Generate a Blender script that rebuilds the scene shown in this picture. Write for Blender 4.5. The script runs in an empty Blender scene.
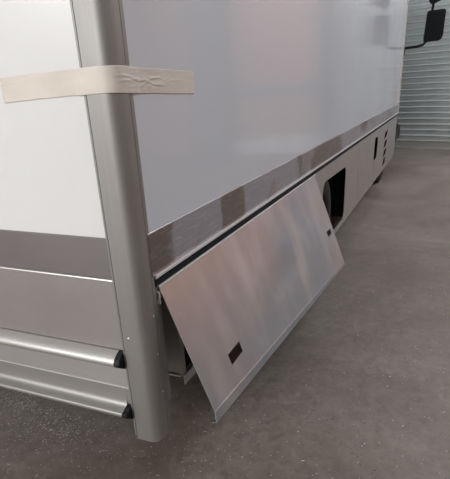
import bpy, bmesh, math, random
from mathutils import Vector, Matrix, noise
from mathutils.geometry import tessellate_polygon
random.seed(7)
sc = bpy.context.scene
PI = math.pi

# ------------------------------------------------------------------ camera
F_PX, CY_PX, YAW, PITCH, ROLL = 484.58, 300.0, 0.4255, -0.4125, -0.0526
CAM = Vector((0.8243, -1.185, 1.5))
fw = Vector((-math.sin(YAW)*math.cos(PITCH), math.cos(YAW)*math.cos(PITCH), math.sin(PITCH)))
rt = Vector((math.cos(YAW), math.sin(YAW), 0)); up = rt.cross(fw)
r2 = rt*math.cos(ROLL) + up*math.sin(ROLL); u2 = -rt*math.sin(ROLL) + up*math.cos(ROLL)
cd = bpy.data.cameras.new('camera'); cam = bpy.data.objects.new('camera', cd)
sc.collection.objects.link(cam); sc.camera = cam
m = Matrix.Identity(4)
for i in range(3):
    m[i][0] = r2[i]; m[i][1] = u2[i]; m[i][2] = -fw[i]; m[i][3] = CAM[i]
cam.matrix_world = m
cd.sensor_fit = 'VERTICAL'; cd.sensor_height = 24.0; cd.sensor_width = 24.0*450/479
cd.lens = F_PX/479*24.0
cd.shift_y = (CY_PX - 239.5)/479.0
cd.clip_start = 0.05; cd.clip_end = 200

# ------------------------------------------------------------------ world, lights, exposure
sc.view_settings.view_transform = 'Standard'
sc.view_settings.look = 'None'
sc.view_settings.gamma = 1.0
sc.view_settings.use_curve_mapping = False
sc.view_settings.exposure = 0.08
w = bpy.data.worlds.new('world'); sc.world = w; w.use_nodes = True
w.node_tree.nodes['Background'].inputs[0].default_value = (0.78, 0.86, 1.0, 1)
w.node_tree.nodes['Background'].inputs[1].default_value = 1.0

def area(name, loc, direction, sx, sy, power, col):
    l = bpy.data.lights.new(name, 'AREA'); l.shape = 'RECTANGLE'; l.size = sx; l.size_y = sy
    l.energy = power; l.color = col
    o = bpy.data.objects.new(name, l); sc.collection.objects.link(o)
    o.location = loc; o.rotation_euler = Vector(direction).to_track_quat('-Z', 'Y').to_euler()
    return o
area('high_window_daylight', (-3.3, -6.9, 4.05), (0.12, 1, -0.14), 5.2, 2.2, 450, (1.0, 0.985, 0.96))
_r = area('overhead_fill', (-1.6, -4.9, 5.35), (0, 0, -1), 4.5, 2.4, 260, (1.0, 0.985, 0.96)); _r.data.spread = math.radians(70)  # added fill on the unseen floor behind, for its reflection in the post
for i, (x, y) in enumerate(((4.2, 0.5), (4.2, 5.0), (3.2, 8.6), (-4.0, 3.0))):
    area('overhead_fill', (x, y, 5.35), (0, 0, -1), 2.2, 3.2, (110, 130, 190, 60)[i], (0.93, 0.965, 1.0))  # added fills below the closed ceiling, brightening flap, side panel and shutter

# ------------------------------------------------------------------ materials
def mat(name, col, rough=0.5, metal=0.0, spec=0.5):
    M = bpy.data.materials.new(name); M.use_nodes = True
    b = M.node_tree.nodes['Principled BSDF']
    b.inputs['Base Color'].default_value = (*col, 1); b.inputs['Roughness'].default_value = rough
    b.inputs['Metallic'].default_value = metal; b.inputs['Specular IOR Level'].default_value = spec
    return M
def nodes(M):
    nt = M.node_tree
    return nt, nt.nodes['Principled BSDF']
def noise_tex(nt, scale, detail=4, stretch=(1, 1, 1), rough=0.5, dist=0.0, shift=(0, 0, 0)):
    tc = nt.nodes.new('ShaderNodeTexCoord'); mp = nt.nodes.new('ShaderNodeMapping')
    mp.inputs['Scale'].default_value = stretch; mp.inputs['Location'].default_value = shift
    n = nt.nodes.new('ShaderNodeTexNoise'); n.inputs['Scale'].default_value = scale
    n.inputs['Detail'].default_value = detail; n.inputs['Roughness'].default_value = rough
    n.inputs['Distortion'].default_value = dist
    nt.links.new(tc.outputs['Object'], mp.inputs[0]); nt.links.new(mp.outputs[0], n.inputs['Vector'])
    return n.outputs['Fac']
def ramp(nt, src, stops):
    r = nt.nodes.new('ShaderNodeValToRGB'); e = r.color_ramp.elements
    while len(e) < len(stops): e.new(0.5)
    for k, (p, c) in enumerate(stops):
        e[k].position = p; e[k].color = (*c, 1) if len(c) == 3 else c
    nt.links.new(src, r.inputs[0]); return r.outputs[0]
def vramp(nt, src, a, b, lo, hi):
    r = nt.nodes.new('ShaderNodeMapRange'); nt.links.new(src, r.inputs[0])
    for k, v in enumerate((a, b, lo, hi)): r.inputs[k+1].default_value = v
    return r.outputs[0]
def mixc(nt, fac, a, b, mode='MIX'):
    x = nt.nodes.new('ShaderNodeMix'); x.data_type = 'RGBA'; x.blend_type = mode
    for s, v in ((0, fac), (6, a), (7, b)):
        if hasattr(v, 'is_output'): nt.links.new(v, x.inputs[s])
        elif s == 0: x.inputs[0].default_value = v
        else: x.inputs[s].default_value = (*v, 1)
    return x.outputs[2]
def bump(nt, bs, h, strength, dist=0.002):
    b = nt.nodes.new('ShaderNodeBump'); b.inputs['Strength'].default_value = strength
    b.inputs['Distance'].default_value = dist
    nt.links.new(h, b.inputs['Height']); nt.links.new(b.outputs[0], bs.inputs['Normal'])

def brushed(name, col, r0, r1, stretch, scale=6, var=0.12, metal=1.0, bmp=0.12):
    M = mat(name, col, 0.4, metal); nt, b = nodes(M)
    n1 = noise_tex(nt, scale, 5, stretch); n2 = noise_tex(nt, 3.2, 4, (1, 1, 1), 0.6)
    c = ramp(nt, n1, [(0.25, tuple(x*(1-var) for x in col)), (0.75, tuple(min(1, x*(1+var)) for x in col))])
    c2 = mixc(nt, 0.5, c, ramp(nt, n2, [(0.3, tuple(x*(1-var) for x in col)), (0.7, col)]), 'MIX')
    nt.links.new(c2, b.inputs['Base Color'])
    nt.links.new(vramp(nt, n2, 0.3, 0.7, r0, r1), b.inputs['Roughness'])
    if bmp > 0.11: bump(nt, b, n1, bmp, 0.0006)
    return M
M_post = brushed('post_aluminium', (0.335, 0.325, 0.315), 0.50, 0.60, (40, 40, 0.6), 5, 0.10, 0.75, 0.0)
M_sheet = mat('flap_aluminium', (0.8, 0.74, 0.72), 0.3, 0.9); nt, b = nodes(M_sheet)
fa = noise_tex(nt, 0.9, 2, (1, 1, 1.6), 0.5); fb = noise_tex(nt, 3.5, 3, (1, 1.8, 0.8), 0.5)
c = ramp(nt, fa, [(0.40, (0.62, 0.575, 0.56)), (0.58, (0.50, 0.56, 0.63))])  # pink and bluish tints paint reflected surroundings into the metal
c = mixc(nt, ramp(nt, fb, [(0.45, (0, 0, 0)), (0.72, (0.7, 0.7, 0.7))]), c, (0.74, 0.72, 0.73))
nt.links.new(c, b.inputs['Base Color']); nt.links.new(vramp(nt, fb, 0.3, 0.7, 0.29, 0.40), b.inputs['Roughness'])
M_skirt = brushed('skirt_aluminium', (0.48, 0.47, 0.455), 0.34, 0.46, (1, 2, 2), 3, 0.10, 0.75, 0.05)
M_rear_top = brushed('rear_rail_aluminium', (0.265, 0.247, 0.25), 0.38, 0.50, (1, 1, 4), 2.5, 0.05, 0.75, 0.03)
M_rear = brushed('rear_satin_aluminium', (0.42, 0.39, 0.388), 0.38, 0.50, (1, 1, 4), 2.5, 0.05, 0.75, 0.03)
M_bump = brushed('extruded_rail_aluminium', (0.50, 0.485, 0.465), 0.36, 0.44, (0.4, 8, 8), 4, 0.04, 0.6, 0.03)
M_under = brushed('under_rail_aluminium', (0.33, 0.32, 0.305), 0.40, 0.48, (0.4, 8, 8), 4, 0.04, 0.5, 0.03)
M_edge = mat('bright_edge_aluminium', (0.88, 0.88, 0.88), 0.35, 0.8)
M_beadm = mat('anodised_bead', (0.82, 0.83, 0.85), 0.35, 0.35)
M_dull = brushed('mill_aluminium', (0.40, 0.385, 0.37), 0.45, 0.6, (3, 3, 3), 3, 0.15, 0.8)

# side rail: aluminium with patches of protective film residue and scratches
M_rail = mat('side_rail_aluminium', (0.5, 0.48, 0.46), 0.3, 0.9); nt, b = nodes(M_rail)
f1 = noise_tex(nt, 3.0, 6, (1, 1, 1.2), 0.62, 0.6); f2 = noise_tex(nt, 9, 4, (1, 0.5, 6), 0.7, 2.5)
tcr = nt.nodes.new('ShaderNodeTexCoord'); sx_ = nt.nodes.new('ShaderNodeSeparateXYZ'); nt.links.new(tcr.outputs['Object'], sx_.inputs[0])
yy = vramp(nt, sx_.outputs['Y'], 0, 8.5, 0, 1)
# where the protective film has been peeled from the bare metal, along the length of the rail
wear = ramp(nt, yy, [(0.0, (0.0,)*3), (0.022, (.25,)*3), (0.034, (.8,)*3), (0.070, (.75,)*3), (0.080, (.18,)*3), (0.097, (.18,)*3), (0.108, (.85,)*3), (0.21, (.8,)*3), (0.235, (.3,)*3), (0.33, (.25,)*3), (0.40, (.7,)*3), (0.6, (.5,)*3), (1.0, (.6,)*3)])
ad = nt.nodes.new('ShaderNodeMath'); ad.operation = 'MULTIPLY_ADD'; nt.links.new(wear, ad.inputs[0]); ad.inputs[1].default_value = 0.42
nt.links.new(f1, ad.inputs[2])
patch = ramp(nt, ad.outputs[0], [(0.64, (0, 0, 0)), (0.76, (1, 1, 1))])
c = mixc(nt, patch, (0.27, 0.24, 0.225), (0.37, 0.365, 0.40))
nt.links.new(vramp(nt, patch, 0, 1, 0.92, 0.45), b.inputs['Metallic'])
c = mixc(nt, ramp(nt, f2, [(0.53, (0, 0, 0)), (0.68, (0.6, 0.6, 0.6))]), c, (0.58, 0.57, 0.58))
nt.links.new(c, b.inputs['Base Color'])
nt.links.new(vramp(nt, patch, 0, 1, 0.30, 0.42), b.inputs['Roughness'])

M_white = mat('white_gel_coat', (0.78, 0.785, 0.78), 0.25, 0, 0.5)
M_side = mat('side_gel_coat', (0.63, 0.665, 0.72), 0.10, 0, 0.55); nt, b = nodes(M_side)
nt.links.new(vramp(nt, noise_tex(nt, 1.4, 5, (1, 1, 1), 0.6), 0.35, 0.65, 0.06, 0.16), b.inputs['Roughness'])
M_cream = mat('cream_edge_trim', (0.62, 0.57, 0.50), 0.45)
M_black = mat('black_plastic', (0.010, 0.010, 0.012), 0.5, 0, 0.25)
M_seal = mat('rubber_seal', (0.006, 0.007, 0.011), 0.6, 0, 0.15)
M_tyre = mat('tyre_rubber', (0.009, 0.009, 0.010), 0.75); nt, b = nodes(M_tyre)
bump(nt, b, noise_tex(nt, 60, 3), 0.2, 0.002)
M_dark = mat('dark_underbody_paint', (0.018, 0.017, 0.017), 0.8)
M_rim = mat('painted_steel_rim', (0.05, 0.05, 0.05), 0.5, 0.3)
M_glass = mat('mirror_glass', (0.012, 0.013, 0.015), 0.3, 0.0, 0.15)  # near-black colour stands in for a dark reflection in the glass
M_wind = mat('window_glass', (0.02, 0.025, 0.03), 0.05, 0.0, 0.8)
M_rivet = mat('rivet_steel', (0.75, 0.75, 0.75), 0.25, 1)
M_cab = mat('cab_white_paint', (0.7, 0.7, 0.71), 0.25)
M_hole = mat('latch_black', (0.006, 0.005, 0.005), 0.7)

M_tape = mat('masking_tape', (0.66, 0.60, 0.51), 0.62); nt, b = nodes(M_tape)
nt.links.new(ramp(nt, noise_tex(nt, 9, 5, (1, 1, 3)), [(0.3, (0.68, 0.62, 0.55)), (0.7, (0.75, 0.70, 0.63))]), b.inputs['Base Color'])
bump(nt, b, noise_tex(nt, 160, 3, (1, 1, 1)), 0.25, 0.0006)

# floor: stained worn concrete with fine speckle
M_floor = mat('worn_concrete', (0.1, 0.09, 0.085), 0.6); nt, b = nodes(M_floor)
n1 = noise_tex(nt, 0.7, 6, (1, 1, 1), 0.62, 0.4); n2 = noise_tex(nt, 15, 8, (1, 1, 1), 0.75, 0.8)
n3 = noise_tex(nt, 210, 3, (1, 1, 1), 0.7); n4 = noise_tex(nt, 45, 4, (1, 1, 1), 0.7, 1.5)
c = ramp(nt, n1, [(0.30, (0.125, 0.101, 0.081)), (0.50, (0.192, 0.166, 0.143)), (0.70, (0.26, 0.233, 0.210))])
c = mixc(nt, 0.55, c, ramp(nt, n2, [(0.34, (0.50, 0.49, 0.48)), (0.66, (1.35, 1.33, 1.31))]), 'MULTIPLY')
c = mixc(nt, ramp(nt, n3, [(0.64, (0, 0, 0)), (0.76, (0.5, 0.5, 0.5))]), c, (0.36, 0.34, 0.32))
c = mixc(nt, ramp(nt, n4, [(0.70, (0, 0, 0)), (0.78, (0.35, 0.35, 0.35))]), c, (0.40, 0.38, 0.36))
nt.links.new(c, b.inputs['Base Color'])
nt.links.new(vramp(nt, n2, 0.3, 0.7, 0.42, 0.68), b.inputs['Roughness']); bump(nt, b, n2, 0.25, 0.004)
M_chip = mat('pale_shavings', (0.62, 0.60, 0.57), 0.5, 0.2)
M_chipd = mat('dark_grit', (0.03, 0.028, 0.026), 0.8)

M_slat = mat('galvanised_slat', (0.6, 0.65, 0.65), 0.42, 0.6); nt, b = nodes(M_slat)
nn_ = noise_tex(nt, 3.0, 5, (0.6, 1, 6), 0.6)
nt.links.new(ramp(nt, nn_, [(0.3, (0.66, 0.72, 0.73)), (0.7, (0.86, 0.90, 0.90))]), b.inputs['Base Color'])
nt.links.new(vramp(nt, nn_, 0.3, 0.7, 0.36, 0.52), b.inputs['Roughness'])
M_bar = mat('shutter_bottom_bar', (0.6, 0.585, 0.56), 0.5, 0.6)
M_peach = mat('peach_painted_block', (0.62, 0.42, 0.36), 0.8)
M_grey = mat('grey_painted_wall', (0.36, 0.36, 0.38), 0.8)
M_dado = mat('white_dado_paint', (0.9, 0.9, 0.9), 0.6)
M_steel = mat('grey_steel_column', (0.24, 0.24, 0.26), 0.6)
M_ceil = mat('pale_roof_sheet', (0.55, 0.56, 0.58), 0.8)

# ------------------------------------------------------------------ helpers
def link(o, parent=None):
    sc.collection.objects.link(o)
    if parent: o.parent = parent
    return o
def mesh(name, V, Fc, M, parent=None, smooth=False, bevel=0.0, seg=2):
    me = bpy.data.meshes.new(name); me.from_pydata([tuple(v) for v in V], [], Fc)
    bm = bmesh.new(); bm.from_mesh(me)
    bmesh.ops.recalc_face_normals(bm, faces=bm.faces)
    bm.to_mesh(me); bm.free()
    me.materials.append(M)
    o = link(bpy.data.objects.new(name, me), parent)
    if smooth:
        me.polygons.foreach_set('use_smooth', [True]*len(me.polygons))
        me.set_sharp_from_angle(angle=math.radians(40))
    if bevel:
        md = o.modifiers.new('bevel', 'BEVEL'); md.width = bevel; md.segments = seg; md.limit_method = 'ANGLE'
    return o
def empty(name, loc=(0, 0, 0)):
    o = bpy.data.objects.new(name, None); o.empty_display_size = 0.1; link(o); o.location = loc
    return o
def tag(o, label=None, cat=None, group=None, kind=None):
    for k, v in (('label', label), ('category', cat), ('group', group), ('kind', kind)):
        if v: o[k] = v
    return o
class G:
    """collects geometry for one mesh"""
    def __init__(s): s.V = []; s.F = []
    def add(s, V, Fc):
        n = len(s.V); s.V += [Vector(v) for v in V]; s.F += [tuple(i+n for i in f) for f in Fc]; return s
    def box(s, a, b):
        x0, y0, z0 = a; x1, y1, z1 = b
        V = [(x, y, z) for x in (x0, x1) for y in (y0, y1) for z in (z0, z1)]
        return s.add(V, [(0, 1, 3, 2), (4, 6, 7, 5), (0, 4, 5, 1), (2, 3, 7, 6), (0, 2, 6, 4), (1, 5, 7, 3)])
    def extrude(s, prof, fa, fb, closed=True):
        """prof 2D points; fa/fb map a point to the two end positions"""
        n = len(prof); V = [fa(p) for p in prof]+[fb(p) for p in prof]
        Fc = [(i, (i+1) % n, n+(i+1) % n, n+i) for i in range(n if closed else n-1)]
        if closed:
            for tri in tessellate_polygon([[Vector((p[0], p[1], 0)) for p in prof]]):
                Fc.append(tuple(tri)); Fc.append(tuple(n+i for i in reversed(tri)))
        return s.add(V, Fc)
    def plate(s, loops, fn, t):
        """flat plate with holes; loops of (u,v), fn(u,v,w) -> position"""
        flat = [p for l in loops for p in l]; n = len(flat)
        tris = tessellate_polygon([[Vector((p[0], p[1], 0)) for p in l] for l in loops])
        V = [fn(p[0], p[1], 0) for p in flat]+[fn(p[0], p[1], t) for p in flat]
        Fc = [tuple(t_) for t_ in tris]+[tuple(n+i for i in reversed(t_)) for t_ in tris]
        o = 0
        for l in loops:
            k = len(l)
            for i in range(k): Fc.append((o+i, o+(i+1) % k, n+o+(i+1) % k, n+o+i))
            o += k
        return s.add(V, Fc)
    def tube(s, pts, r, seg=10):
        pts = [Vector(p) for p in pts]; V = []; n = len(pts)
        for i, p in enumerate(pts):
            t = (pts[min(i+1, n-1)]-pts[max(i-1, 0)]).normalized()
            a = t.cross(Vector((0.3, 0.2, 1)) if abs(t.z) < .9 else Vector((1, 0, 0))).normalized(); b_ = t.cross(a)
            for k in range(seg):
                q = 2*PI*k/seg; V.append(p+(a*math.cos(q)+b_*math.sin(q))*r)
        Fc = [(i*seg+k, i*seg+(k+1) % seg, (i+1)*seg+(k+1) % seg, (i+1)*seg+k) for i in range(n-1) for k in range(seg)]
        Fc += [tuple(range(seg)), tuple((n-1)*seg+k for k in reversed(range(seg)))]
        return s.add(V, Fc)
    def lathe_x(s, prof, c, seg=48):
        """prof (x offset, radius) revolved about the x axis through c"""
        n = len(prof); V = []
        for k in range(seg):
            q = 2*PI*k/seg
            for (dx, r) in prof: V.append((c[0]+dx, c[1]+r*math.cos(q), c[2]+r*math.sin(q)))
        Fc = [(k*n+i, k*n+i+1, ((k+1) % seg)*n+i+1, ((k+1) % seg)*n+i) for k in range(seg) for i in range(n-1)]
        return s.add(V, Fc)
    def build(s, name, M, parent=None, smooth=False, bevel=0.0, seg=2):
        return mesh(name, s.V, s.F, M, parent, smooth, bevel, seg)
def round_poly(pts, r, n=5):
    """round the corners of a 2D polygon"""
    out = []; N = len(pts)
    for i in range(N):
        p = Vector(pts[i]); a = Vector(pts[i-1]); b_ = Vector(pts[(i+1) % N])
        rr = r[i] if isinstance(r, (list, tuple)) else r
        if rr <= 0: out.append(tuple(p)); continue
        d1 = (a-p).normalized()*rr; d2 = (b_-p).normalized()*rr
        for k in range(n+1):
            t = k/n; out.append(tuple((p+d1)*(1-t)**2+p*2*t*(1-t)+(p+d2)*t*t))
    return out

# ------------------------------------------------------------------ setting: workshop shell
X0, X1, Y0, ZC = -6.0, 9.0, -7.0, 5.5
S0 = Vector((-0.179, 11.428, 0)); dS = Vector((1.13, -0.373, 0)).normalized(); nS = Vector((-dS.y, dS.x, 0))
def sh(u, v, z): return S0+dS*u+nS*v+Vector((0, 0, z))   # u along the shutter wall, v into it
def st(o): o['kind'] = 'structure'; return o
st(G().box((X0-.2, Y0-3, -0.12), (X1+.2, 15, 0)).build('floor', M_floor))
st(G().box((X0-.2, Y0-.2, ZC), (X1+.2, 15, ZC+.12)).build('ceiling', M_ceil))
st(G().box((X0-.2, Y0, 0), (X0, 15, ZC)).build('wall_left', M_grey))
st(G().box((X1, Y0, 0), (X1+.2, 15, ZC)).build('wall_right', M_peach))
back = G().box((X0, Y0-.2, 5.2), (X1, Y0, ZC)).box((X0, Y0-.2, 0), (X1, Y0, 2.9)).box((-.5, Y0-.2, 2.9), (X1, Y0, 5.2))
st(back.build('wall_back', M_grey))
def wbox(g, u0, u1, v0, v1, z0, z1):
    V = [sh(u, v, z) for u in (u0, u1) for v in (v0, v1) for z in (z0, z1)]
    return g.add(V, [(0, 1, 3, 2), (4, 6, 7, 5), (0, 4, 5, 1), (2, 3, 7, 6), (0, 2, 6, 4), (1, 5, 7, 3)])
DW0, DW1, DH = -4.6, 1.98, 4.2           # shutter opening in wall coordinates
wf = G(); wbox(wf, -6.5, DW0, 0.0, .25, 0, ZC); wbox(wf, DW0, DW1, 0.0, .25, DH, ZC); wbox(wf, 4.45, 5.2, -.0, .25, 0, ZC)
st(wf.build('wall_front', M_grey))
wr = G(); wbox(wr, 5.2, 9.9, 0, .25, 0, ZC); st(wr.build('wall_front_bay', M_peach))
wp = G(); wbox(wp, 2.32, 4.35, -.05, .25, 0.38, 1.28); wbox(wp, 2.32, 4.35, -.05, .25, 1.52, ZC)
st(wp.build('wall_front_panel', M_peach))
wd = G(); wbox(wd, 2.32, 4.35, -.06, .25, 0, .38)
st(wd.build('baseboard_front', M_dado))
wt = G(); wbox(wt, 2.32, 4.35, -.055, .25, 1.28, 1.52)
st(wt.build('trim_1', M_grey))
for u in (2.0, 4.2):
    g = G(); wbox(g, u, u+.32 if u < 3 else u+.25, -.20, .2, 0, ZC); st(g.build('trim_2' if u < 3 else 'trim_3', M_steel))

# roller shutter: curved galvanised slats, one object each
door = empty('door_1', S0); st(door)
door['label'] = 'closed galvanised roller shutter door at the far end'
def slat_profile(h):
    P = []
    for k in range(7):
        t = k/6; P.append((-.003-.010*t-.006*math.sin(PI*t), h*t*.74))
    P += [(-.022, h*.76), (-.034, h*.79), (-.036, h*.82), (-.031, h*.86), (-.016, h*.94), (-.003, h*1.0)]
    return P+[(v+.004, z) for v, z in reversed(P)]
PITCH_S = 0.1215
prof = slat_profile(PITCH_S)
g = G().extrude(prof, lambda p: dS*DW0+nS*(p[0]+.04)+Vector((0, 0, p[1])), lambda p: dS*DW1+nS*(p[0]+.04)+Vector((0, 0, p[1])))
slat0 = g.build('slat', M_slat, door, smooth=True)
z = 0.178; k = 0
while z < DH:
    o = slat0 if k == 0 else link(slat0.copy(), door)
    o.location = (0, 0, z); z += PITCH_S; k += 1
bb = [(-.03, 0.0), (-.03, .018), (-.022, .03), (-.020, .145), (-.03, .155), (-.03, .172), (.01, .176), (.01, 0)]
G().extrude(bb, lambda p: dS*DW0+nS*(p[0]+.035)+Vector((0, 0, p[1])), lambda p: dS*DW1+nS*(p[0]+.035)+Vector((0, 0, p[1]))).build('bottom_bar', M_bar, door)

# ------------------------------------------------------------------ the truck
truck = empty('box_truck', (-1.1, 4.0, 0))
tag(truck, 'white box-body truck with aluminium corner post and an open side flap', 'truck')
OFF = Vector((1.1, -4.0, 0))
_old = link
def link(o, parent=None):
    sc.collection.objects.link(o)
    if parent:
        o.parent = parent
        if parent is truck: o.location = OFF
    return o
XB, YF, ZT = -2.25, 8.42, 3.05           # far side, front end, roof of the box
ZA, ZB = 1.093, 0.932                    # side rail top and bottom

# rear face ---------------------------------------------------------
G().box((XB+.09, 0, 1.090), (-.09, .035, ZT-.06)).build('rear_panel', M_white, truck)
# rear upper rail with a fine bright lip at its foot
def rx(prof, name, M, x0=XB+.10, x1=-.098, **kw):
    return G().extrude(prof, lambda p: Vector((x0, p[0], p[1])), lambda p: Vector((x1, p[0], p[1]))).build(name, M, truck, **kw)
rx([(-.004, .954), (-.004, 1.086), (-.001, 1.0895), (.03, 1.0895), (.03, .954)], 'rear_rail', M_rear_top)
rx([(-.008, .944), (-.009, .948), (-.007, .952), (.0, .953), (.02, .953), (.02, .944)], 'rail_lip', M_bump)['label'] = 'thin bright metal lip'
rx([(-.002, .694), (-.002, .943), (.03, .943), (.03, .694)], 'lower_rear_panel', M_rear)
r1p = [(-.001, .690), (-.005, .6885), (-.014, .6850), (-.024, .6795), (-.033, .6720), (-.0385, .6660), (-.0425, .6590), (-.0440, .6520), (-.0425, .6470), (-.0385, .6440), (-.0360, .6400)]
rx(r1p+[(.0, .618), (.02, .618), (.02, .690)], 'rub_rail', M_bump, XB+.16, -.121, smooth=True)['label'] = 'upper curved aluminium rub rail'
def end_cap(C):
    cp = G().extrude(C, lambda p: Vector((-.122, p[0], p[1])), lambda p: Vector((-.100, p[0], p[1]))).build('end_cap', M_black, truck, bevel=.0015)
    cp['label'] = 'black plastic end cap'
end_cap([(-.0015, .6915)]+[(y-.0015, z_+.0008) for y, z_ in r1p[1:-1]]+[(-.036, .640), (.0, .617)])
rx([(-.001, .536), (-.001, .619), (.02, .619), (.02, .536)], 'rear_infill_strip', M_bump)
rx([(-.0012, .533), (-.0030, .534), (-.0030, .5372), (-.0012, .538), (.01, .538), (.01, .533)], 'crease_bead', M_edge)['label'] = 'thin bright crease line'
rx([(-.0015, .470), (-.0015, .533), (.02, .533), (.02, .470)], 'under_panel', M_under)
r2p = [(-.0016, .530), (-.0020, .505), (-.0030, .480), (-.0070, .468), (-.0160, .4590), (-.0270, .4545), (-.0385, .4520), (-.0430, .4485), (-.0445, .4430), (-.0430, .4370), (-.0385, .4340)]
rx(r2p+[(.0, .405), (.02, .405), (.02, .530)], 'under_rail', M_under, XB+.16, -.121, smooth=True)
end_cap([(-.0015, .4640), (-.0190, .4625), (-.0300, .4550), (-.0400, .4525), (-.0445, .4500), (-.0460, .4430), (-.0440, .4355), (-.0385, .4325), (.0, .403)])

# corner post ---------------------------------------------------------
def post_outline(off=0.0):
    P = [(-.1005, -.0100-off), (-.0935, -.0105-off), (-.0930, -.0020-off), (-.0895, -.0020-off), (-.0890, -.0135-off), (-.040, -.0140-off)]
    R = .042; cx, cy = -.036, .0285
    for k in range(1, 11):
        a = -PI/2+k/11*PI/2
        P.append((cx+(R+off)*math.cos(a), cy+(R+off)*math.sin(a)))
    P += [(.0062+off, .036), (.0060+off, .0520), (-.0040+off, .0530), (-.0040+off, .0570), (.0035+off, .0580), (.0035+off, .0740)]
    return P
PO = post_outline()
inner = [(x-.003 if x > -.02 else x, y+.003 if y < .02 else y) for x, y in PO]
zb_of = lambda x, y: .328+.012*max(0, (y+.01)/.08)+(.010 if x < -.092 or y > .058 else 0)
gp = G(); n = len(PO)
V = []
rows = [None, .6, 1.2, 2.0, ZT]
for lay in (PO, inner):
    for zr in rows:
        for (x, y), (xo, yo) in zip(lay, PO): V.append((x, y, zb_of(xo, yo) if zr is None else zr))
R_ = len(rows); Fc = []
for L in range(2):
    for r in range(R_-1):
        for i in range(n-1):
            a = (L*R_+r)*n+i; Fc.append((a, a+1, a+n+1, a+n))
for i in range(n-1):
    Fc.append((i, i+1, R_*n+i+1, R_*n+i)); t = (R_-1)*n; Fc.append((t+i, t+i+1, R_*n+t+i+1, R_*n+t+i))
for i in (0, n-1):
    for r in range(R_-1):
        a = r*n+i; Fc.append((a, a+n, R_*n+a+n, R_*n+a))
gp.add(V, Fc)
post = gp.build('corner_post', M_post, truck, smooth=True)
def rivet(p, nrm):
    nrm = Vector(nrm).normalized(); a = nrm.orthogonal().normalized(); b_ = nrm.cross(a)
    V = []; r = .0056
    for j, (rr, h) in enumerate(((1, 0), (.92, .0012), (.6, .0022))):
        for k in range(10):
            q = 2*PI*k/10; V.append(Vector(p)+(a*math.cos(q)+b_*math.sin(q))*r*rr+nrm*h)
    Fc = [(j*10+k, j*10+(k+1) % 10, (j+1)*10+(k+1) % 10, (j+1)*10+k) for j in range(2) for k in range(10)]+[tuple(20+k for k in range(10))]
    o = G().add(V, Fc).build('rivet', M_rivet, post, smooth=True)
    return o
for z in (.748, ): rivet((-.067, -.0138, z), (0, -1, 0))
for z in (.818, .675, .520): rivet((.0062, .042, z), (1, 0, 0))
# inner flange behind the post, shorter than the post itself
G().box((-.06, .076, .455), (.004, .080, .90)).box((-.004, .080, .455), (.002, .103, .905)).build('inner_flange', M_dull, truck, bevel=.001)
# post at the other rear corner
G().extrude(round_poly([(XB-.01, .08), (XB-.01, -.012), (XB+.10, -.012), (XB+.10, .03), (XB+.03, .08)], [.0, .04, .005, .005, .005]),
            lambda p: Vector((p[0], p[1], .33)), lambda p: Vector((p[0], p[1], ZT))).build('corner_post', M_post, truck)

# side face ---------------------------------------------------------
side = G().box((-.04, .060, ZA), (.0, YF-.03, ZT-.05)).build('side_panel', M_side, truck)
side['label'] = 'glossy off-white side panel'
def ry(prof, name, M, y0, y1, parent=truck, **kw):
    return G().extrude(prof, lambda p: Vector((p[0], y0, p[1])), lambda p: Vector((p[0], y1, p[1]))).build(name, M, parent, **kw)
ry([(-.03, ZA), (.003, ZA), (.005, ZA-.003), (.005, .960), (.007, .955), (.009, .9515), (-.03, .9515)], 'side_rail', M_rail, .064, YF-.02)
ry([(-.02, .9512), (.008, .9512), (.0108, .9495), (.0118, .9450), (.0114, .9395), (.0088, .9365), (-.02, .9375)], 'rail_bead', M_beadm, .076, YF-.02, smooth=True)['label'] = 'bright rounded bead'
ry([(-.03, .937), (.0055, .937), (.0055, .909), (-.03, .909)], 'rubber_seal', M_seal, .076, YF-.02)
# front corner trim and roof
G().box((-.05, YF-.028, .94), (.012, YF+.03, ZT)).build('front_corner_trim', M_cream, truck, bevel=.006)
G().box((XB-.01, .0, ZT-.05), (.012, YF+.03, ZT+.03)).build('roof', M_white, truck, bevel=.012)
G().box((XB, .06, .93), (XB+.04, YF-.03, ZT-.05)).build('far_side_panel', M_side, truck)
G().box((XB+.05, YF-.035, .93), (-.05, YF-.001, ZT-.05)).build('front_panel', M_white, truck)
G().box((XB+.05, .04, .925), (-.05, YF-.04, .99)).build('body_floor', M_dark, truck)

# the locker behind the open flap -------------------------------------
lk = G()
lk.box((-.62, .235, .468), (-.026, .239, .905))          # end wall facing the rear
lk.box((-.62, .239, .468), (-.026, 2.27, .474))          # bottom
lk.box((-.62, 2.266, .474), (-.026, 2.27, .905))
locker = lk.build('locker', M_dull, truck)
G().box((-.62, .240, .475), (-.615, 2.265, .905)).build('locker_back', M_dark, truck)
G().box((-.040, .233, .464), (-.018, .262, .905)).build('locker_upright', M_dull, truck, bevel=.001)
G().box((-.040, 2.21, .464), (-.018, 2.262, .905)).build('locker_upright', M_dull, truck, bevel=.001)
sill = G().extrude([(-.05, .464), (-.016, .464), (-.014, .462), (-.014, .422), (-.018, .422), (-.018, .460), (-.05, .460)],
                   lambda p: Vector((p[0], .238, p[1])), lambda p: Vector((p[0], 2.28, p[1]))).build('sill', M_skirt, truck)
G().box((-.12, .228, .460), (-.026, .234, .468)).build('ledge', M_skirt, truck)

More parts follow.
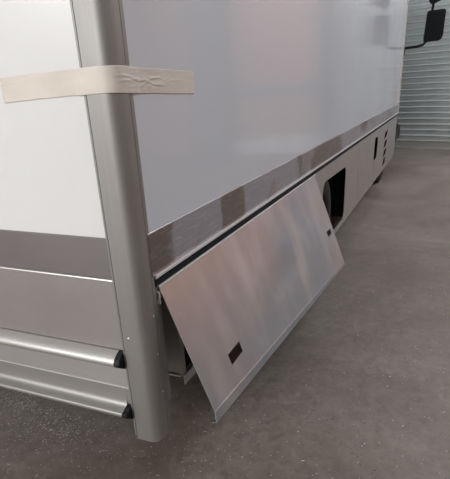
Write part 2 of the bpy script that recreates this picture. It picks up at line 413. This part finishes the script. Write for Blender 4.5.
# skirt panels ----------------------------------------------------------
TH = .004
def side_fn(u, v, w_): return Vector((.004-w_, u, v))
wheel_hole = round_poly([(2.62, .285), (2.62, .79), (3.33, .79), (3.56, .755), (3.56, .285)][::-1], [.05, .06, .1, .10, .05][::-1])
wheel_hole = round_poly([(3.52, .285), (3.53, .772), (2.56, .792), (2.56, .285)], [.09, .07, .12, .06])
G().plate([[(2.29, .232), (4.268, .232), (4.268, .909), (2.29, .909)], wheel_hole], side_fn, TH).build('wheel_skirt_panel', M_skirt, truck)
holes = [round_poly([(5.52, .545), (5.74, .545), (5.74, .825), (5.52, .825)], .05)]
holes = [round_poly([(5.50, .540), (5.80, .540), (5.84, .800), (5.54, .825)], .06)]
for zc in (.745, .612, .482, .355):
    holes.append(round_poly([(6.56, zc-.055), (6.90, zc-.038), (7.00, zc+.054), (6.68, zc+.042)], .035, 4))
G().plate([[(4.274, .232), (7.95, .232), (8.30, .28), (8.36, .909), (4.274, .909)]]+holes, side_fn, TH).build('vented_skirt_panel', M_skirt, truck)
G().box((-.06, 5.40, .46), (-.045, 7.15, .90)).box((-.06, 6.50, .27), (-.045, 7.15, .46)).build('vent_shade_sheet', M_dark, truck)  # dark sheets added in place of the shade inside the hollow skirt
G().box((-.001, 4.262, .240), (.0052, 4.280, .905)).build('joint_strip', M_skirt, truck)
# folded lower return of the skirts
G().box((-.02, 2.60, .230), (.003, 7.80, .234)).build('skirt_return', M_skirt, truck)

# the open flap ------------------------------------------------------------
TA = math.radians(21.0); HX, HZ = .007, .902
def fl(s, w_=0.0):   # s metres down the sheet, w_ outward
    return (HX+math.sin(TA)*s+math.cos(TA)*w_, HZ-math.cos(TA)*s+math.sin(TA)*w_)
FY0, FY1, SN, SF = .092, 2.262, .490, .663
def flap_fn(u, v, w_):
    x, z = fl(v, -w_)
    # gentle dishing of the hand-bent sheet, zero at its edges
    return Vector((x, u, z))
def sb(u): return SN+(SF-SN)*(u-FY0)/(FY1-FY0)
# the sheet as a fine grid with two rectangular latch holes cut out
H = [(.314, .434, .382, .428), (2.098, 2.197, .384, .430)]
us = sorted(set([FY0, FY1]+[round(FY0+(FY1-FY0)*i/44, 4) for i in range(45)]+[h[0] for h in H]+[h[1] for h in H]))
svals = [0, .03, .08, .14, .20, .26, .32, .350, .382, .405, .428, .46]
def dish(u, s):
    e = min(1, (u-FY0)/.15, (FY1-u)/.15)*min(1, s/.12, max(0, (sb(u)-s))/.05)
    e = max(0, e)
    q = noise.noise(Vector((u*1.7, s*3.1, 3.3)))*.0075+noise.noise(Vector((u*4.1, s*6.0, 8.3)))*.0022
    # the dent left of centre, radiating creases
    q += -.010*math.exp(-(((u-1.22)/.16)**2+((s-.34)/.07)**2))+.006*math.exp(-(((u-1.02)/.10)**2+((s-.43)/.05)**2))
    return q*e
g = G(); V = []; nu = len(us)
SR = svals
def col_s(u):
    b_ = sb(u); return SR+[(b_+.46)/2, b_]
ns = len(SR)+2
for layer in (0, 1):
    for u in us:
        for s in col_s(u):
            x, z = fl(s, dish(u, s)-layer*.0022); V.append((x, u, z))
def inhole(u0, u1, s0, s1):
    for h in H:
        if u0 >= h[0]-1e-6 and u1 <= h[1]+1e-6 and s0 >= .38-1e-6 and s1 <= .4281: return True
    return False
Fc = []; occ = {}
for i in range(nu-1):
    for j in range(ns-1):
        cs = col_s(us[i])
        if inhole(us[i], us[i+1], cs[j], cs[j+1]): continue
        occ[(i, j)] = 1
        a = i*ns+j; Fc.append((a, a+1, a+ns+1, a+ns)); b_ = nu*ns; Fc.append((b_+a, b_+a+ns, b_+a+ns+1, b_+a+1))
N2 = nu*ns
def rim(a, b_): Fc.append((a, b_, N2+b_, N2+a))
for (i, j) in occ:
    if (i-1, j) not in occ: rim(i*ns+j, i*ns+j+1)
    if (i+1, j) not in occ: rim((i+1)*ns+j, (i+1)*ns+j+1)
    if (i, j-1) not in occ: rim(i*ns+j, (i+1)*ns+j)
    if (i, j+1) not in occ: rim(i*ns+j+1, (i+1)*ns+j+1)
g.add(V, Fc)
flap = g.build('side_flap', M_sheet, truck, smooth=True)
flap['label'] = 'dented aluminium flap propped open'
# the two folds at the foot of the flap: down, then a narrow inward lip
g = G(); V = []
def lip(u, depth):
    x, z = fl(sb(u)); d = depth
    return [(x, z), (x+.003, z-.004), (x+.006, z-d+.002), (x+.0045, z-d), (x-.014, z-d-.002), (x-.014, z-d+.0005), (x+.0015, z-d+.002), (x-.001, z-.003)]
for u, d in ((FY0, .052), (FY1, .030)): V += [(x, u, z) for x, z in lip(u, d)]
k = 8; Fc = [(i, (i+1) % k, k+(i+1) % k, k+i) for i in range(k)]+[tuple(range(k)), tuple(range(2*k-1, k-1, -1))]
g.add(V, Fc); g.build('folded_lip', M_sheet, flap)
# hinge along the top edge
ry([(.0035, .9085), (.0100, .9085), (.0118, .9070), (.0118, .9030), (.0100, .9015), (.0035, .9015)], 'hinge', M_edge, .088, 2.286, truck, smooth=True)['label'] = 'thin bright hinge strip'
# hinge clip beside the post
G().box((.001, .080, .862), (.008, .100, .888)).box((.001, .080, .845), (.014, .084, .888)).build('hinge_clip', M_edge, truck, bevel=.001)

# wheels ---------------------------------------------------------------------
def wheel(y, x, r, wd):
    e = empty('wheel', (0, 0, 0)); sc.collection.objects.unlink(e); link(e, truck)
    e.location = Vector((x, y, r))+OFF
    pr = [(0, r*.58), (.012, r*.62), (.020, r*.74), (.016, r*.90), (-.002, r*.965), (-.02, r), (-wd+.02, r), (-wd+.002, r*.965), (-wd-.01, r*.8), (-wd, r*.58)]
    G().lathe_x(pr, (0, 0, 0)).build('tyre', M_tyre, e, smooth=True)
    pr = [(-.01, r*.60), (-.004, r*.57), (-.03, r*.52), (-.06, r*.45), (-.075, r*.30), (-.05, r*.22), (-.03, r*.20), (-.025, 0.001)]
    G().lathe_x(pr, (0, 0, 0)).build('rim', M_rim, e, smooth=True)
    return e
wheel(2.80, -.07, .42, .28)
wheel(6.98, -.060, .42, .26)
wheel(2.74, XB+.36, .42, .28)
wheel(6.98, XB+.33, .42, .26)
# chassis rails, axles, wheel housing
G().box((-.86, .25, .62), (-.79, 10.0, .86)).build('chassis_rail', M_dark, truck)
G().box((-1.46, .25, .62), (-1.39, 10.0, .86)).build('chassis_rail', M_dark, truck)
G().tube([(-.20, 2.74, .42), (XB+.20, 2.74, .42)], .06).build('axle', M_dark, truck)
G().tube([(-.13, 6.98, .42), (XB+.13, 6.98, .42)], .05).build('axle', M_dark, truck)
G().box((-.42, 2.30, .06), (-.415, 3.70, .92)).box((-.415, 3.69, .25), (-.004, 3.70, .92)).build('wheel_housing', M_dark, truck)  # dark housing walls added and run low to keep the wheel opening black
G().box((-.50, 4.30, .34), (-.10, 5.30, .90)).build('tank', M_dark, truck, bevel=.03)

# cab -------------------------------------------------------------------------
cb = G().extrude([(8.50, .60), (8.50, 2.55), (8.75, 2.68), (9.55, 2.60), (10.15, 1.55), (10.25, 1.35), (10.25, .60)],
                 lambda p: Vector((XB+.12, p[0], p[1])), lambda p: Vector((-.16, p[0], p[1])))
cb.build('cab', M_cab, truck, bevel=.05, seg=3)
G().plate([[(8.85, 1.55), (9.95, 1.55), (9.50, 2.35), (8.85, 2.42)]], lambda u, v, w_: Vector((-.152-w_, u, v)), .01).build('door_window', M_wind, truck)
G().box((-.16, 8.47, .16), (-.052, 8.60, 1.02)).build('mudguard', M_black, truck, bevel=.015)
G().box((-.16, 8.50, 1.17), (.004, 8.56, 1.47)).build('grab_handle', M_black, truck, bevel=.01)
G().box((XB+.1, 8.6, .35), (-.08, 10.32, .62)).build('bumper', M_black, truck, bevel=.04)
G().tube([(-.02, 8.64, .62), (-.005, 8.64, .70), (-.02, 8.64, .76)], .012, 8).build('door_pull', M_rim, truck, smooth=True)
# wing mirrors on one dark tubular arm
YM = 8.66
def mir_fn(u, v, w_): return Vector((u, YM+w_, v))
def mirror(loop, parent):
    c_ = Vector((sum(p[0] for p in loop)/len(loop), sum(p[1] for p in loop)/len(loop)))
    n_ = len(loop); V = []
    for (sc_, dy) in ((.96, -.012), (1.0, 0.0), (1.0, .02), (.86, .06), (.4, .085)):
        for p in loop:
            q = c_+(Vector(p)-c_)*sc_; V.append((q.x, YM+dy, q.y))
    Fc = [(r*n_+i, r*n_+(i+1) % n_, (r+1)*n_+(i+1) % n_, (r+1)*n_+i) for r in range(4) for i in range(n_)]
    Fc += [tuple(range(n_)), tuple(4*n_+i for i in reversed(range(n_)))]
    h = G().add(V, Fc).build('wing_mirror', M_black, parent, smooth=True)
    gl = [tuple(c_+(Vector(p)-c_)*.84) for p in loop]
    G().plate([gl], lambda u, v, w_: Vector((u, YM-.0135-w_, v)), .002).build('mirror_glass', M_glass, h)
    return h
MIRR = [((.285, 2.035), (.305, 2.50), (.595, 2.51), (.590, 2.11), (.555, 2.05))]
mirror(round_poly(list(MIRR[0]), .045, 4), truck)['label'] = 'large black wing mirror'
mirror(round_poly([(.37, 2.58), (.31, 2.63), (.31, 2.80), (.61, 2.83), (.61, 2.68)], .045, 4), truck)
arm = [(-.03, YM, 1.965), (.03, YM, 1.972), (.20, YM, 1.982), (.285, YM, 2.000), (.325, YM+.01, 2.04), (.345, YM+.02, 2.12), (.38, YM+.03, 2.48), (.39, YM+.03, 2.64)]
G().tube(arm, .021).build('mirror_arm', M_black, truck, smooth=True)
G().box((-.058, YM-.05, 1.86), (.010, YM+.05, 1.99)).build('mirror_bracket', M_black, truck, bevel=.015)

# ------------------------------------------------------------------ masking tape round the post
path = [(-.405+.0, -.0012)]
path += [(-.405+.275*k/24, -.0012) for k in range(1, 25)]                        # on the rear panel
path += [(-.1245, -.0028), (-.1160, -.0052), (-.1090, -.0090), (-.1020, -.0122), (-.0930, -.0140)]
oo = post_outline(.0014)[4:18]
path += oo + [(.0074, .0560), (.0070, .0640), (.0064, .0720), (.0056, .0820), (.0044, .0940), (.0035, .1060), (.0018, .1180)]
path += [(.0014, .118+(.463-.118)*k/90) for k in range(1, 91)]
S = [0]
for a, b_ in zip(path, path[1:]): S.append(S[-1]+math.dist(a, b_))
CREASE = [(.0, .66, .16, .50, .030, .0022), (.03, .42, .22, .60, .028, .0020), (.06, .60, .26, .30, .030, .0018), (.12, .35, .24, .72, .025, .0018), (.17, .30, .30, .66, .028, .0017), (.0, .50, .10, .36, .03, .0016), (.22, .34, .35, .62, .03, .0012), (.14, .70, .28, .52, .03, .0014)]
LT = S[-1]; NV = 28; V = []
for i, (x, y) in enumerate(path):
    s = S[i]; a = Vector(path[max(i-1, 0)]); b_ = Vector(path[min(i+1, len(path)-1)]); t = (b_-a).normalized(); nr = Vector((t.y, -t.x))
    if x > -.13 or y > 0: pass
    # height of the tape's two edges along its run
    f = s/LT
    top = 1.557+.011*math.sin(min(1, f*2.1)*PI/2)-.010*max(0, (f-.45)/.55)
    bot = 1.489+.012*math.sin(min(1, f*2.1)*PI/2)-.016*max(0, (f-.45)/.55)
    for j in range(NV+1):
        v = j/NV; z_ = bot+(top-bot)*v
        sx = 0
        if i in (0, len(path)-1): sx = .004*noise.noise(Vector((v*9, i, 1.7)))
        wv = 0.0
        on_side = max(0, min(1, (y-.02)/.03))*max(0, min(1, (.30-y)/.08))
        wv += on_side*.0018*abs(noise.noise(Vector((s*22-v*4.5, v*7, 5.0))))*math.sin(PI*v)*2.0
        if y > -.01:
            for (ya, va, yb, vb, wd_, am) in CREASE:
                if ya-.01 < y < yb+.01:
                    tt = (y-ya)/(yb-ya); vc = va+(vb-va)*tt+.03*math.sin(y*60+va*9)
                    wv += am*math.exp(-((v-vc)/wd_)**2)*math.sin(PI*min(1, max(0, tt)))**.5
        wv += .0006*abs(noise.noise(Vector((s*30, v*6, 9.0))))
        p = Vector((x, y))+nr*wv+t*sx
        V.append((p.x, p.y, z_+.0012*noise.noise(Vector((s*14, v*2, 2.2)))))
n1_ = NV+1
Fc = [(i*n1_+j, (i+1)*n1_+j, (i+1)*n1_+j+1, i*n1_+j+1) for i in range(len(path)-1) for j in range(NV)]
tape = mesh('masking_tape', V, Fc, M_tape, smooth=True)
sd = tape.modifiers.new('thickness', 'SOLIDIFY'); sd.thickness = .0004; sd.offset = 1
tag(tape, 'strip of cream masking tape wrapped round the upper corner post', 'tape')

# ------------------------------------------------------------------ loose swarf and grit on the floor
def scatter(name, groups, seed, label, cat):
    rnd = random.Random(seed); V = []; Fc = []; MI = []
    for mi, count, zones, smin, smax in groups:
      for _ in range(count):
        cx, cy, rx_, ry_ = rnd.choice(zones)
        x = rnd.gauss(cx, rx_); y = rnd.gauss(cy, ry_)
        if x < .05 and y > 1.0: continue
        if not (X0+.1 < x < X1-.1 and Y0 < y < 9.5): continue
        L = min(.016, smin+rnd.expovariate(1/(smax*.28))); wdt = min(L, rnd.uniform(.0012, .0042 if rnd.random() < .3 else .0022)); a = rnd.uniform(0, PI)
        h = rnd.uniform(.0006, .0016); c_, s_ = math.cos(a), math.sin(a); bend = rnd.uniform(-.4, .4)*L
        q = [(-L/2, -wdt/2), (0, -wdt/2+bend*.3), (L/2, -wdt/2), (L/2, wdt/2), (0, wdt/2+bend*.3), (-L/2, wdt/2)]
        n0 = len(V)
        for zz in (0.0002, h):
            for (u, v) in q: V.append((x+u*c_-v*s_, y+u*s_+v*c_, zz))
        Fc += [tuple(n0+6+i for i in range(6))]+[(n0+i, n0+(i+1) % 6, n0+6+(i+1) % 6, n0+6+i) for i in range(6)]; MI += [mi]*7
    me = bpy.data.meshes.new(name); me.from_pydata(V, [], Fc); me.materials.append(M_chip); me.materials.append(M_chipd)
    me.polygons.foreach_set('material_index', MI)
    o = bpy.data.objects.new(name, me); sc.collection.objects.link(o)
    return tag(o, label, cat, kind='stuff')
scatter('metal_shavings', [
    (0, 2300, [(-1.15, .37, .07, .04), (-.97, .34, .12, .03), (-.76, .25, .12, .05), (-.85, .28, .22, .12), (-.6, .1, .4, .3), (-.3, .2, .4, .3), (.5, 1.6, .6, 1.0), (.6, 1.0, .6, .8), (.9, 3.2, .7, 1.4), (1.3, 5.0, .9, 2.2)], .002, .009),
    (1, 1300, [(-.2, .3, .6, .5), (.6, 1.4, .7, 1.2), (1.2, 4.0, .9, 2.5)], .002, .007)], 3,
    'pale metal shavings and dark grit strewn over the concrete floor', 'debris')
